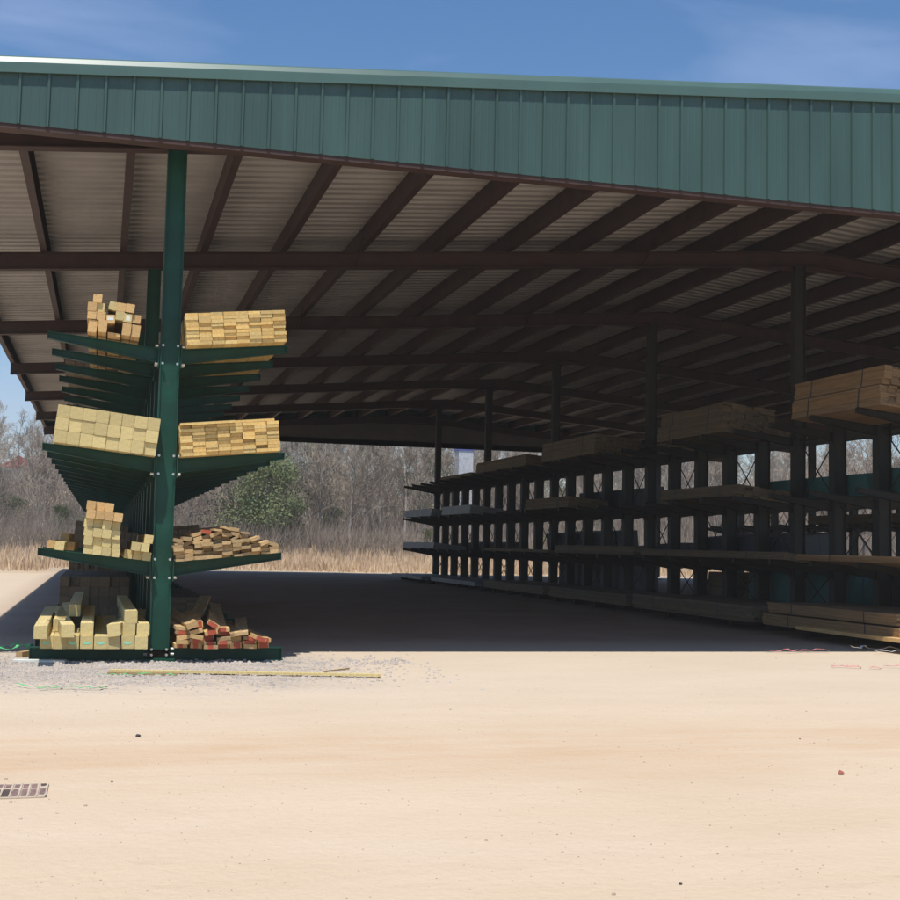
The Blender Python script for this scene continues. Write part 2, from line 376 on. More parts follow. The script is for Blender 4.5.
# ---------------------------------------------------------------- cantilever racks
LV = [(1.02, .118), (2.09, .115), (3.24, .112)]   # arm top at column, rise towards the tip
ARM = 1.12
def arm_mesh(sgn, z, rise, bolts):
    mb = MB(); x0 = sgn * .108; x1 = sgn * (.108 + ARM)
    def seg(a, b_, y0, y1, flip):
        mb.prism([(x0, z+a[0]), (x1, z+rise+a[1]), (x1, z+rise+b_[1]), (x0, z+b_[0])], y0, y1)
    seg((-.15, -.075), (0, 0), -.004, .004, 0)          # web
    seg((-.008, -.008), (0, 0), -.045, .045, 0)         # top flange
    seg((-.15, -.075), (-.142, -.067), -.045, .045, 0)  # bottom flange
    mb.box(min(x1, x1 + sgn*.006), max(x1, x1 + sgn*.006), -.045, .045, z+rise-.078, z+rise+.002)
    # end plate on the column flange
    mb.box(min(x0, x0 + sgn*.014), max(x0, x0 + sgn*.014), -.075, .075, z-.20, z+.05)
    return mb
def base_mesh(sgn, ext=1.22):
    mb = MB(); x0 = sgn*.108; x1 = sgn*(.108+ext-.06)
    a, b_ = min(x0, x1), max(x0, x1)
    mb.box(a, b_, -.005, .005, .012, .132); mb.box(a, b_, -.05, .05, .132, .142); mb.box(a, b_, -.05, .05, .002, .012)
    mb.box(x1-.004, x1+.004, -.05, .05, .012, .132)
    return mb
AR = {}
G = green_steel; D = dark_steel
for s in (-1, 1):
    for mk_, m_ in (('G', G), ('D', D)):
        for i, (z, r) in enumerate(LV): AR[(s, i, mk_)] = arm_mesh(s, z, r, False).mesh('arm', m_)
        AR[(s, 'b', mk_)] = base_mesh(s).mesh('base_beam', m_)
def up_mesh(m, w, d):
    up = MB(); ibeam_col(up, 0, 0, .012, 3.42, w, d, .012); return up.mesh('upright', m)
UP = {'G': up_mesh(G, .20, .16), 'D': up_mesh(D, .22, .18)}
bb = MB(); bb.tube((0, 0, 0), (.034, 0, 0), .015, .015, 6, True); BOLTX = bb.mesh('bolt', zinc)
bb = MB(); bb.tube((0, 0, 0), (0, -.036, 0), .014, .014, 6, True); BOLTY = bb.mesh('bolt', zinc)
def brace_mesh(z0, z1):
    mb = MB(); mb.tube((0, .08, z0), (0, RS-.08, z1), .011, .011, 5); mb.tube((.02, .08, z1), (.02, RS-.08, z0), .011, .011, 5)
    mb.box(-.02, .02, .08, RS-.08, z1+.02, z1+.06); return mb
BR = [brace_mesh(.25, 1.0).mesh('cross_brace', dark_steel), brace_mesh(1.12, 2.05).mesh('cross_brace', dark_steel), brace_mesh(2.15, 3.15).mesh('cross_brace', dark_steel)]
def child(me, name, parent, loc=(0, 0, 0)):
    o = bpy.data.objects.new(name, me); C.objects.link(o); o.parent = parent; o.location = loc; return o
rowname = ['left', 'middle', 'far right']
ordn = ['nearest', 'second', 'third', 'fourth', 'farthest']
for ri, x in enumerate(RX):
    for k in range(5):
        y = frames[k]
        t = tag(empty('cantilever_rack', (x, y, 0)), '%s bay of dark green cantilever lumber rack in the %s row' % (ordn[k], rowname[ri]), 'rack', 'cantilever rack bays under the shed')
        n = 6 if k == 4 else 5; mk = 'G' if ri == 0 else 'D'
        for j in range(n):
            yy = j * RS
            last = (k == 4 and j == 5)
            if j and not last: u = child(UP[mk], 'upright', t, (0, yy, 0))
            else: u = t
            for s in (-1, 1):
                child(AR[(s, 'b', mk)], 'base_beam', t, (0, yy, 0))
                for i in range(3):
                    a = child(AR[(s, i, mk)], 'arm', t, (0, yy, 0))
            if k == 0 and j == 0:
                for z in [q[0] for q in LV] + [.10]:
                    for dz in (.025, -.165 if z > .5 else -.03):
                        for s in (-1, 1):
                            for yy_ in (-.055, .055):
                                q = child(BOLTX, 'bolt', t, (s * .118, yy_, z + dz))
                                if s < 0: q.location.x -= .034
                            child(BOLTY, 'bolt', t, (s * .075, -.086, z + dz))
            if j < 5 and (ri > 0 or j % 2 == 0):
                for i in range(3):
                    if (j + i + k) % 2 == 0 or ri == 2: child(BR[i], 'cross_brace', t, (0.0, yy, 0))
        # beams tying uprights along the row
        tb = MB()
        for z in (1.06, 2.13): tb.box(-.03, .03, .09, BAY-.09, z, z+.05)
        tb.build('tie_beam', G if ri == 0 else D, t)

# ---------------------------------------------------------------- lumber
def tint(a=.16, g=True):
    v = U(1 - a, 1 + a*.6); w = U(-.06, .06)
    return (v * (1 + w), v, v * (1 - w * 1.5))
def armframe(x, s, i, y):
    """matrix: u outwards along the arm, local y = world y, w up from the arm top"""
    if i is None: z, ang = .146, 0.
    else: z, ang = LV[i][0] + .003, math.atan2(LV[i][1], ARM)
    M = Matrix.Translation((x + s*.108, y, z)) @ Matrix.Rotation(-ang * s, 4, 'Y')
    return M
def bundle(x, s, i, y0, length, u0, width, height, bw, bh, label, m=pine, stag=.03, cat='lumber pack', group=None, dark=1., lift=0., strap=True, yaw=0.):
    M = armframe(x, s, i, y0) @ Matrix.Translation((s * (u0 + width/2), 0, lift))
    t = empty('lumber_pack'); t.matrix_world = M @ Matrix.Rotation(yaw, 4, 'Z')
    tag(t, label, cat, group)
    mb = MB(); nc = max(1, round(width / bw)); nr = max(1, round(height / bh)); cw = width / nc; ch = height / nr
    z = 0
    for r in range(nr):
        for c in range(nc):
            off = U(0, 1) ** 2 * stag * (1 if R() < .8 else 2.2) ; g = .0015
            tt = tint(.2); tt = tuple(q * dark for q in tt)
            jx = U(-.003, .003)
            mb.box(-width/2 + c*cw + g + jx, -width/2 + (c+1)*cw - g + jx, off, length - U(0, stag), r*ch + g*.6, (r+1)*ch - g*.6, None, tt)
    mb.build('boards', m, t)
    if strap:
        for yy in (length*.22, length*.78):
            st = MB(); st.box(-width/2-.004, width/2+.004, yy, yy+.02, height+.001, height+.004); st.box(-width/2-.006, -width/2-.003, yy, yy+.02, 0, height); st.box(width/2+.003, width/2+.006, yy, yy+.02, 0, height)
            st.build('strap', wrap_blue, t)
    return t
# packed 2x6 bundles on the right of the left rack
L = RX[0]; FR = 13.42
b1 = bundle(L, 1, 2, FR, 3.6, .05, 1.03, .335, .129, .0373, 'tight pack of yellow planks on top shelf right of the green column')
b2 = bundle(L, 1, 1, FR, 3.6, .03, 1.02, .315, .128, .035, 'tight pack of yellow planks with loose board on top, middle shelf right of green column')
for (a, w_, y_) in ((-.50, .56, -.03), (.02, .45, .015)):
    q = MB(); q.box(a, a+w_, y_, 3.5, .317, .342, None, tint(.05)); q.build('top_board', pine, b2)
q = MB(); q.box(-.12, .02, .3, .5, .343, .352); q.build('tag', strap_red, b2)

# individual square timbers -----------------------------------------------------------------
def timber_mesh(w, h, l, mat, ch=.004):
    mb = MB()
    mb.prism([(-w/2+ch, 0), (w/2-ch, 0), (w/2, ch), (w/2, h-ch), (w/2-ch, h), (-w/2+ch, h), (-w/2, h-ch), (-w/2, ch)], 0, l)
    return mb.mesh('timber', mat)
T66 = timber_mesh(.125, .125, 3.6, pine_green)
T44 = timber_mesh(.087, .087, 3.0, pine_loose)
T44g = timber_mesh(.087, .087, 3.0, pine_green)
T46 = timber_mesh(.087, .125, 3.0, pine_loose)
def timber(me, M, label, group, mark=None, rot=0., name='timber'):
    o = bpy.data.objects.new(name, me); C.objects.link(o)
    o.matrix_world = M @ Matrix.Rotation(rot, 4, 'Y')
    tag(o, label, 'timber', group)
    if mark:
        kind, w = mark; mb = MB()
        if kind == 'mint':
            mb.prism([(-w*.30, .055), (-w*.05, .04), (w*.32, .05), (w*.30, .068), (0, .062), (-w*.22, .078)], -.002, -.0005); mb.build('paint_mark', mint_paint, o)
        elif kind == 'tag':
            mb.box(-w*.36, w*.36, -.002, -.0005, .03, .065); mb.build('end_tag', white_tag, o)
        elif kind == 'tagtall':
            mb.box(-w*.15, w*.3, -.002, -.0005, .015, .07); mb.build('end_tag', white_tag, o)
    return o
cnt = ['first', 'second', 'third', 'fourth', 'fifth', 'sixth', 'seventh', 'eighth', 'ninth', 'tenth']
rows3 = ['bottom', 'middle', 'top']
# middle shelf left: 8 x 3 large timbers
for r in range(3):
    for c in range(8):
        M = armframe(L, -1, 1, FR + U(-.012, .02)) @ Matrix.Translation((-(.01 + .1265 * (c + .5)), 0, r * .1275))
        timber(T66, M, 'pale square timber, %s from the column in the %s row, middle shelf left' % (cnt[c], rows3[r]), 'large square timbers on the middle left shelf')
# helper: place by world X,z of bottom centre
def place(me, X, z, y, label, group, mark=None, rot=0., yaw=0., pitch_=0.):
    M = Matrix.Translation((X, y, z)) @ Matrix.Rotation(yaw, 4, 'Z') @ Matrix.Rotation(pitch_, 4, 'X')
    return timber(me, M, label, group, mark, rot)
def W(cx, cy, ox, oy, k, Y=13.45):   # authoring scale: metres on the plane of the timber ends
    u = ox + cx / k; v = oy + cy / k
    t = (u - 450) / 1290.; r = (t * .96539 - (450 - v) / 1290. * .0403459 + .257678) / (-t * .259893 - (450 - v) / 1290. * .0657202 + .963398)
    d = Y / (-t * .259893 - (450 - v) / 1290. * .0657202 + .963398)
    return r * Y, 1.25 + d * (t * .0219345 + (450 - v) / 1290. * .997022 + .0739311)
def armtop(X): return LV[2][0] + (L - .108 - X) * LV[2][1] / ARM
top_list = [(288, 412, T46, .1, None, 'leftmost in the bottom row'), (380, 415, T46, .06, None, 'second from left in the bottom row'), (595, 445, T46, .08, None, 'second from the right in the bottom row'), (677, 458, T46, .1, None, 'rightmost in the bottom row'),
 (285, 310, T44, .07, None, 'leftmost in the second row'), (368, 322, T44, .05, None, 'second from left in the second row'),
 (288, 238, T44, .05, None, 'leftmost in the third row'), (360, 242, T44g, .05, None, 'second from left in the third row'), (338, 165, T44, .04, None, 'alone at the very top left of the pile'),
 (457, 350, T44, -.05, 'tag', 'carrying a wide white end tag, bridging a gap'), (537, 322, T44g, .07, None, 'just left of the tall white tag'), (605, 340, T44g, .07, 'tagtall', 'carrying a tall white end tag'), (685, 350, T44, .07, None, 'rightmost in the second row'),
 (473, 228, T44g, .22, None, 'tilted at the left of the upper right group'), (548, 245, T44, .1, None, 'middle of the three upper right ones'), (628, 255, T44, .1, None, 'pinkish, right of the three upper right ones')]
for cx, cy, me, rot, mk, lab in top_list:
    X, z = W(cx, cy, 60, 280, 9)
    h = .125 if me is T46 else .087
    place(me, X, z - h/2, 13.45 + U(-.02, .02), 'short timber on top left shelf, ' + lab, 'loose square timbers on the top left shelf', (mk, .087) if mk else None, rot)
# low board bridging under them
q = MB(); X0, z0 = W(430, 478, 60, 280, 9); X1, z1 = W(545, 492, 60, 280, 9)
q.prism([(X0, z0-.015), (X1, z1-.015), (X1, z1+.015), (X0, z0+.02)], 13.5, 16.2)
tag(q.build('board', pine_loose), 'flat board lying under the loose square timbers on the top left shelf', 'board')
# third shelf left: neat stack of small timbers
for r in range(6):
    nc = 4 if r < 5 else 3
    for c in range(nc):
        X, z = W(0, 0, 88.5 + 8.9 * (c + .5), 551 - 8.35 * r, 1)
        zz = LV[0][0] + (L - .108 - X) * LV[0][1] / ARM + .006 + r * .0895
        place(T44g if (r < 4) else T44, -.135 + c*.0885 + (.02 if r >= 4 else 0) - r*.0015, LV[0][0] + .003 + (L - .108 - (-.135 + c*.0885)) * LV[0][1] / ARM + r * .0885, 13.45 + U(-.02, .03) - (.04 if r == 4 else 0),
              'small square timber, %s from left, layer %s of neat stack, lower left' % (cnt[c], cnt[r]), 'small square timbers on the lower left shelf', None, -.0 + math.atan2(LV[0][1], ARM))
# small heap next to column on third shelf
for j, (u_, w_) in enumerate(((.06, 0), (.15, 0), (.24, 0), (.09, .0885), (.18, .0885), (.06, .177))):
    M = armframe(L, -1, 0, 13.48 + U(0, .15)) @ Matrix.Translation((-u_, 0, w_))
    timber(T44g, M, 'short timber number %s of the low heap against the column, lower left shelf' % cnt[j] if 0 else 'short square timber in the low heap beside the column on the lower left shelf', 'timbers heaped by the column on the lower left shelf')
for j, (u_, w_, yy) in enumerate(((.92, 0, 13.6), (1.02, 0, 14.3), (.92, .09, 14.9), (.84, .0, 14.5))):
    M = armframe(L, -1, 0, yy) @ Matrix.Translation((-u_, 0, w_))
    timber(T44g if j == 0 else T44, M, ['pale square timber lying alone left of the neat stack, lower left shelf', 'shaded timber near the tip of the lower left shelf', 'shaded timber resting on others near tip of lower left shelf', 'shaded timber hard against the neat stack on its left'][j], 'timbers left of the neat stack')
# ground level left: large timbers with mint marks
gl = [(158, 0, 'mint'), (238, 0, None), (315, 0, 'mint'), (400, 0, 'mint'), (483, 0, 'mint'), (560, 0, None), (645, 0, 'mint'), (728, 0, None)]
zb = .146
for j, (cx, _, mk) in enumerate(gl):
    X, z = W(cx, 300, 20, 590, 6)
    place(T66, X, zb, 13.45 + U(-.02, .02), 'square timber in the bottom layer at ground level, %s from the left end' % cnt[j], 'large square timbers at ground level', (mk, .125) if mk else None, U(-.01, .01))
g2 = [(125, 212, 13.05, 0, .012, 'pale square timber jutting out furthest, far left of the ground pile'), (288, 205, 13.25, .0, .06, 'square timber jutting forward in the upper layer, second from left at ground'),
      (402, 215, 13.5, 0, 0, 'square timber mid pile in the upper layer with shaded top'), (568, 215, 13.4, -.12, -.13, 'pale timber turned askew in the upper layer of the ground pile'),
      (655, 222, 13.5, 0, 0, 'timber under the topmost one at ground level'), (740, 215, 13.5, 0, .02, 'square timber in upper layer beside the green column')]
for cx, cy, y, rot, yaw, lab in g2:
    X, z = W(cx, cy, 20, 590, 6, y)
    place(T66, X, zb + .1265, y, lab, 'large square timbers at ground level', None, rot, yaw)
X, z = W(668, 140, 20, 590, 6)
place(T66, X, zb + .253, 13.5, 'topmost square timber of the ground pile beside the column', 'large square timbers at ground level', None, 0, .01)
X, z = W(325, 90, 20, 590, 6, 14.3)
place(T66, X, zb + .253, 14.6, 'timber set back on top of the ground pile, left half', 'large square timbers at ground level', None, 0, 0)
place(T66, X - .14, zb + .1265, 14.2, 'timber set back in the second layer of the ground pile', 'large square timbers at ground level', None, 0, .0)

# messy boards, third shelf right
def board_mesh(w, h, l, m, red=False):
    mb = MB(); mb.mat(m); mb.box(-w/2, w/2, .0, l, 0, h)
    return mb.mesh('board', m)
BM = [board_mesh(w, h, l, old_board) for w, h, l in ((.088, .036, 2.6), (.088, .038, 3.0), (.10, .032, 2.4), (.088, .022, 2.8), (.12, .036, 2.6))]
def heapz(u): # outline of the heap
    return max(.05, .30 * (1 - ((u - .42) / .62) ** 2)) if u < .95 else .12
cols = 11; k = 0
for c in range(cols):
    u = .06 + c * .096; top = heapz(u); w = .002; r = 0
    while w < top:
        me = BM[random.randrange(5)]; a = U(-.06, .06) if w < top * .6 else U(-.45, .45)
        h = [.036, .038, .032, .022, .036][BM.index(me)]
        M = armframe(L, 1, 0, 13.42 + U(-.06, .12)) @ Matrix.Translation((u + U(-.012, .012), 0, w)) @ Matrix.Rotation(U(-.03, .03), 4, 'Z') @ Matrix.Rotation(a, 4, 'Y')
        o = bpy.data.objects.new('board', me); C.objects.link(o); o.matrix_world = M
        tag(o, 'rough board in the jumbled shelf heap, column %d out, layer %d up' % (c + 1, r + 1), 'board', 'jumbled boards on the lower right shelf')
        if c == 3 and w + h * 2.2 >= top:
            q = MB(); q.box(-.05, .05, -.003, .02, h*.1, h+.003); q.build('paint_mark', red_paint, o)
        w += h + abs(a) * .035 + .001; r += 1; k += 1
# ground right: red-ended landscape boards
LB = [board_mesh(.13, .042, 2.4, pine_loose), board_mesh(.115, .06, 2.2, pine_loose), board_mesh(.14, .035, 2.5, old_board)]
rl = []
def redboard(X, z, y, rot, yaw, mi, lab, red=True, pit=0.):
    me = LB[mi]; w, h = ((.13, .042), (.115, .06), (.14, .035))[mi]
    o = bpy.data.objects.new('board', me); C.objects.link(o)
    o.matrix_world = Matrix.Translation((X, y, z)) @ Matrix.Rotation(yaw, 4, 'Z') @ Matrix.Rotation(pit, 4, 'X') @ Matrix.Rotation(rot, 4, 'Y')
    tag(o, lab, 'board', 'red-ended boards at ground level')
    if red:
        q = MB(); a = U(-.5, -.15); b_ = U(.1, .5); q.box(w*a, w*b_, -.003, -.0005, .0, h)
        q.box(w*a, w*b_, -.003, .03 + U(0, .04), h+.0005, h+.002); q.build('end_paint', red_paint, o)
for c in range(7):
    X = .83 + c * .138; nl = [4, 4, 3, 4, 2, 2, 1][c]; z = .148
    nl += 1
    for r in range(nl):
        mi = random.choice((0, 0, 2, 2, 1)); rot = U(-.05, .05) if r < 2 else U(-.28, .22)
        redboard(X + U(-.012, .012), z, 13.45 + U(-.07, .1), rot, U(-.05, .05), mi, 'board with red-painted end beside the column, column %d and layer %d of the ground heap' % (c+1, r+1), R() < .55)
        z += ((.042, .06, .035)[mi]) + abs(rot) * .05 + .002
redboard(.93, .36, 13.38, .0-.35, .05, 1, 'chunky plain board tilted on top of the red-ended heap, nearest the column', False)
redboard(1.12, .37, 13.40, .55, -.08, 0, 'sloping board with red end on top of the heap', True)
redboard(1.42, .285, 13.42, -.12, -.10, 2, 'thin flat board lying skew over the heap at ground level', False)
redboard(1.60, .235, 13.38, .38, .03, 0, 'pale board sliding outward at the right end of the heap', True)
redboard(1.25, .33, 14.1, .2, -.06, 2, 'shaded long board lying across the back of heap', False, .04)
redboard(1.0, .36, 14.3, -.1, -.12, 2, 'shaded wide board behind the red-ended heap', False, .06)

# stock set deeper in the left rack
def sb(*a, **k): return bundle(*a, **k)
deep = [(L, -1, None, 19.0, 3.6, .10, .95, .55, .127, .127, 'dark stack of timbers at ground level deep in left row, nearest one'), (L, -1, None, 23.6, 4.2, .10, .95, .75, .09, .09, 'dark stack of timbers at ground level deep in left row, middle one'),
        (L, -1, None, 29.0, 4.2, .10, .95, .6, .127, .127, 'dark stack of timbers at ground level deep in left row, farthest one'),
        (L, -1, 0, 18.5, 3.6, .05, .8, .30, .089, .089, 'shaded pack on lower left shelf just behind the neat stack'), (L, -1, 0, 23.4, 4.0, .1, .9, .42, .089, .089, 'shaded pack further back on the lower left shelf'),
        (L, -1, 0, 30., 4.2, .1, .9, .38, .127, .038, 'far shaded pack on the lower left shelf'),
        (L, 1, None, 18.5, 3.6, .1, .6, .30, .127, .038, 'low shaded plank pack at ground level right of left row'),
        (L, 1, 0, 18.0, 3.6, .05, .55, .38, .127, .038, 'shaded plank pack behind the jumbled boards'), (L, 1, 0, 22.6, 4., .05, .75, .30, .127, .038, 'second shaded plank pack behind the jumbled boards'),
        (L, -1, 1, 18.2, 3.6, .1, .95, .33, .127, .127, 'shaded timber pack behind the middle left stack'),
        (L, 1, 1, 18.2, 3.6, .1, .95, .3, .127, .038, 'shaded plank pack behind the middle right pack'),
        (L, -1, 2, 16.8, 3.0, .35, .7, .20, .127, .038, 'shaded low pack behind the top left timbers')]
for a in deep: bundle(*a, m=shade_tinted_pine)

# stock in the middle row (facing the yard aisle: s = -1)
Mx = RX[1]
mid = [
 (2, 15.75, 2.45, .04, 1.05, .29, 0, 'lower yellow-brown plank pack at the near end of the middle row top shelf', pine),
 (2, 15.7, 2.45, .04, 1.05, .26, .30, 'upper yellow-brown plank pack nearest on the middle row top shelf', pine),
 (2, 20.5, 2.8, .04, 1.05, .28, 0, 'second lower plank pack on the middle row top shelf', pine),
 (2, 20.6, 2.7, .04, 1.0, .25, .29, 'second upper plank pack on the middle row top shelf', pine),
 (2, 26.6, 3.6, .04, 1.05, .45, 0, 'tall plank pack halfway along the middle row top shelf', pine),
 (2, 31.4, 4.6, .04, 1.05, .30, 0, 'long low plank pack towards far end of middle row top shelf', pine),
 (2, 36.8, 3.6, .1, .9, .10, 0, 'thin layer of planks at the far end of middle row top shelf', pine),
 (1, 19.9, 3.2, .10, 1.0, .20, 0, 'low plank pack on the second shelf up in the middle row', pine),
 (1, 28.2, 3.2, .10, 1.0, .26, 0, 'plank pack halfway along the second highest shelf of middle row', pine),
 (1, 36.4, 3.3, .10, 1.02, .26, 0, 'grey wrapped pack on middle row near its far end', wrap_grey),
 (1, 40.8, 3.9, .20, .98, .24, 0, 'grey wrapped pack at the very end of the middle row', wrap_grey),
 (0, 13.3, 4.6, .10, 1.08, .09, 0, 'thin layer of long boards on the waist-high shelf, nearest', pine),
 (0, 18.2, 5.6, .10, 1.08, .12, 0, 'long boards on the waist-high shelf, second along', pine),
 (0, 24.2, 4.8, .15, 1.0, .18, 0, 'board pack on the waist-high shelf behind the second', pine),
 (0, 29.6, 5.4, .10, 1.0, .07, 0, 'thin board layer on the waist-high shelf further back', pine),
 (0, 40.3, 4.4, .1, 1.1, .20, 0, 'grey wrapped boards at far end of waist-high shelf', wrap_grey),
 (None, 14.6, 3.6, .10, 1.45, .17, 0, 'wide flat stack of sheets at ground level nearest the yard', pine),
 (None, 14.75, 3.4, .10, 1.40, .15, .19, 'upper wide flat stack of sheets at ground level nearest the yard', pine),
 (None, 18.6, 4.6, .1, 1.5, .26, 0, 'broad stack of boards at ground level, second along the middle row', pine),
 (None, 23.7, 4.6, .1, 1.4, .22, 0, 'broad stack of boards at ground level, third along the middle row', pine),
 (None, 28.8, 5.0, .1, 1.35, .2, 0, 'broad stack of boards at ground level, fourth along the middle row', pine),
 (None, 34.4, 5.0, .1, 1.4, .12, 0, 'low grey boards at ground level towards the far end of the middle row', wrap_grey),
 (None, 40.2, 4.4, .1, 1.5, .10, 0, 'low grey boards at ground level at the far end of middle row', wrap_grey),
]
for i, y, l, u0, w, h, lift, lab, m in mid:
    bundle(Mx, -1, i, y, l, u0, w, h, .14, .038 if h > .1 else .03, lab, m=(shade_tinted_pine if y > 16 else brown_pine) if m is pine else m, stag=.06, dark=1., lift=lift, strap=m is not wrap_grey)  # packs past the near end take the pine with shade painted in
# the single sunlit pieces at the near ground end
q = MB(); q.box(-.55, -.0, 0, 2.6, 0, .05, None, (1, 1, 1)); o = q.build('board', pine_loose); o.location = (10.35, 14.35, .146 + .0); tag(o, 'pale sunlit board sticking out of the middle row at ground level', 'board')
backs = [
 (1, 15.0, 2.6, .5, wrap_teal, 'teal wrapped pack on back side of middle row, nearest'), (1, 18.1, 3.2, .45, wrap_teal, 'teal wrapped pack on back side of middle row, second'),
 (1, 22.4, 3.8, .30, pine, 'plank pack on the back side of middle row'), (1, 28.0, 3.0, .55, wrap_blue, 'dark blue wrapped pack on the back of middle row second shelf'),
 (0, 20.5, 3.5, .5, wrap_blue, 'dark blue wrapped pack on back of middle row waist-high shelf, nearest'), (0, 25.5, 2.0, .3, wrap_blue, 'low dark blue pack behind the waist-high shelf'), (0, 29.5, 4.0, .6, wrap_blue, 'dark blue wrapped pack on back of waist-high shelf, far'),
 (0, 38.0, 5.5, .28, pine, 'board pack on back of waist-high shelf at far end'),
 (1, 38.0, 5.5, .25, pine, 'board pack on the back of the second shelf at far end'),
 (None, 14.2, 3.8, .8, wrap_blue, 'tall dark wrapped stack at ground level behind middle row, nearest'), (None, 18.5, 3.6, .78, wrap_teal, 'tall teal wrapped stack at ground level behind middle row'),
 (None, 22.6, 1.2, .7, pine, 'short tall stack of boards at ground behind middle row'), (None, 28.4, 4.2, .75, wrap_blue, 'tall dark stack at ground level behind middle row, farthest'),
 (2, 14.5, 4.0, .35, pine, 'plank pack on the back of middle row top shelf, nearest'), (2, 22.0, 6.0, .3, pine, 'long plank pack on the back of middle row top shelf'), (2, 31.0, 8.0, .2, pine, 'very long plank pack on the back of middle row top shelf')]
for i, y, l, h, m, lab in backs:
    bundle(Mx, 1, i, y, l, .08, 1.0, h, .14, .038 if m is pine else h, lab, m=shade_tinted_pine if m is pine else m, stag=.04, strap=False)
# some stock in the far right row
for j, (i, y, l, h) in enumerate(((None, 15, 4.5, .5), (None, 20.4, 5, .35), (0, 15, 4, .25), (1, 17, 4, .2), (2, 16, 6, .4), (2, 25, 6, .3), (None, 30, 5, .3), (1, 32, 5, .25), (0, 36, 5, .2))):
    bundle(RX[2], -1, i, y, l, .08, 1.0, h, .14, .038, 'shaded plank pack %s back from the yard in the far right rack row' % cnt[j], m=shade_tinted_pine, stag=.04, strap=False)

# ---------------------------------------------------------------- yard details
# long thin strips of wood on the gravel in front of the left rack
def strip(name, p, q, w, h, m, label, cat, z=.006):
    mb = MB(); d = Vector((q[0]-p[0], q[1]-p[1], 0)); l = d.length; a = math.atan2(d.y, d.x)
    mb.box(0, l, -w/2, w/2, 0, h); o = mb.build(name, m); o.location = (p[0], p[1], z); o.rotation_euler = (0, 0, a); tag(o, label, cat); return o
strip('board', (.12, 12.53), (2.58, 11.98), .06, .022, pine_green, 'long thin pale board lying on the gravel before the left rack', 'board', .012)
strip('board', (.10, 12.36), (.75, 12.26), .035, .018, old_board, 'short dark lath lying beside the long board on the gravel', 'board')
strip('board', (2.12, 12.45), (2.42, 12.75), .02, .012, old_board, 'small brown stick by the end of the long board', 'board')
strip('board', (-.78, 14.15), (-.60, 14.55), .07, .05, old_board, 'brown wood offcut on ground beside the left base beam', 'board')
strip('shim', (-.80, 13.62), (-.30, 13.56), .14, .02, white_tag, 'flat pale shim on the gravel under left end of base beam', 'shim')
def ribbon(name, pts, w, m, label, seed=0, up=.012):
    rr = random.Random(seed); mb = MB(); P = []
    for i in range(len(pts)-1):
        for k in range(6):
            t = k / 6; P.append((pts[i][0]*(1-t)+pts[i+1][0]*t + rr.uniform(-.01, .01), pts[i][1]*(1-t)+pts[i+1][1]*t + rr.uniform(-.015, .015), up + rr.uniform(0, up*1.6)))
    P.append((*pts[-1], up))
    vs = []
    for i, p in enumerate(P):
        a = Vector(P[min(i+1, len(P)-1)]) - Vector(P[max(0, i-1)]); a.z = 0; n_ = Vector((-a.y, a.x, 0)).normalized() * w/2
        tw = rr.uniform(-.3, .3) * w
        vs += [Vector(p) + n_ + Vector((0, 0, tw)), Vector(p) - n_]
        vs += [Vector(p) + n_ + Vector((0, 0, tw+.002)), Vector(p) - n_ + Vector((0, 0, .002))]
    fs = []
    for i in range(len(P)-1):
        a = 4*i; b_ = 4*(i+1); fs += [(a, a+1, b_+1, b_), (a+2, b_+2, b_+3, a+3), (a, b_, b_+2, a+2), (a+1, a+3, b_+3, b_+1)]
    mb.add(vs, fs); return tag(mb.build(name, m), label, 'strap')
ribbon('strap', [(-1.6, 14.4), (-1.2, 14.9), (-.85, 14.7), (-.7, 15.2)], .035, strap_green, 'bright green plastic strap looped on ground left of the rack', 1, .03)
ribbon('strap', [(-1.5, 15.1), (-1.15, 14.6), (-.9, 15.1), (-.74, 14.9)], .03, strap_green, 'second green strap tangled at the left edge of the yard', 2, .03)
ribbon('strap', [(-1.7, 14.2), (-1.3, 14.3), (-1.05, 14.6)], .03, strap_white, 'pale strap under the green tangle at left', 3, .02)
ribbon('strap', [(-.45, 11.12), (-.25, 11.2), (.02, 11.1), (.09, 11.25)], .02, strap_green, 'thin green strap lying alone on the pale dirt near gravel edge', 4)
ribbon('strap', [(-.65, 11.4), (-.5, 11.25), (-.3, 11.28)], .012, strap_green, 'faint green strap scrap left of the thin strap', 5)
ribbon('strap', [(-.02, 12.25), (.15, 12.15), (.45, 12.2), (.7, 12.15)], .02, strap_green, 'green strap scrap below the end of long board', 6)
ribbon('strap', [(8.1, 14.75), (8.35, 14.6), (8.6, 14.72), (8.95, 14.66)], .03, strap_red, 'pinkish red strap crumpled on ground at the shadow edge', 7, .02)
ribbon('strap', [(7.85, 12.8), (8.05, 12.7), (8.1, 12.62)], .03, strap_red, 'small red strap scrap on pale dirt at right, left one', 8)
ribbon('strap', [(8.2, 12.62), (8.3, 12.55)], .03, strap_red, 'tiny red scrap between two straps at right', 9)
ribbon('strap', [(8.45, 12.75), (8.75, 12.6), (8.9, 12.62)], .022, strap_red, 'small red strap scrap on pale dirt at right, right one', 10)
ribbon('strap', [(9.35, 14.8), (9.7, 14.95), (10.1, 14.6), (10.7, 14.3)], .035, strap_white, 'long white strap bent across the ground by the middle row', 11, .03)
ribbon('strap', [(9.5, 14.5), (9.9, 14.55), (10.4, 14.0)], .02, strap_white, 'second white strap next to the long bent one', 12, .02)
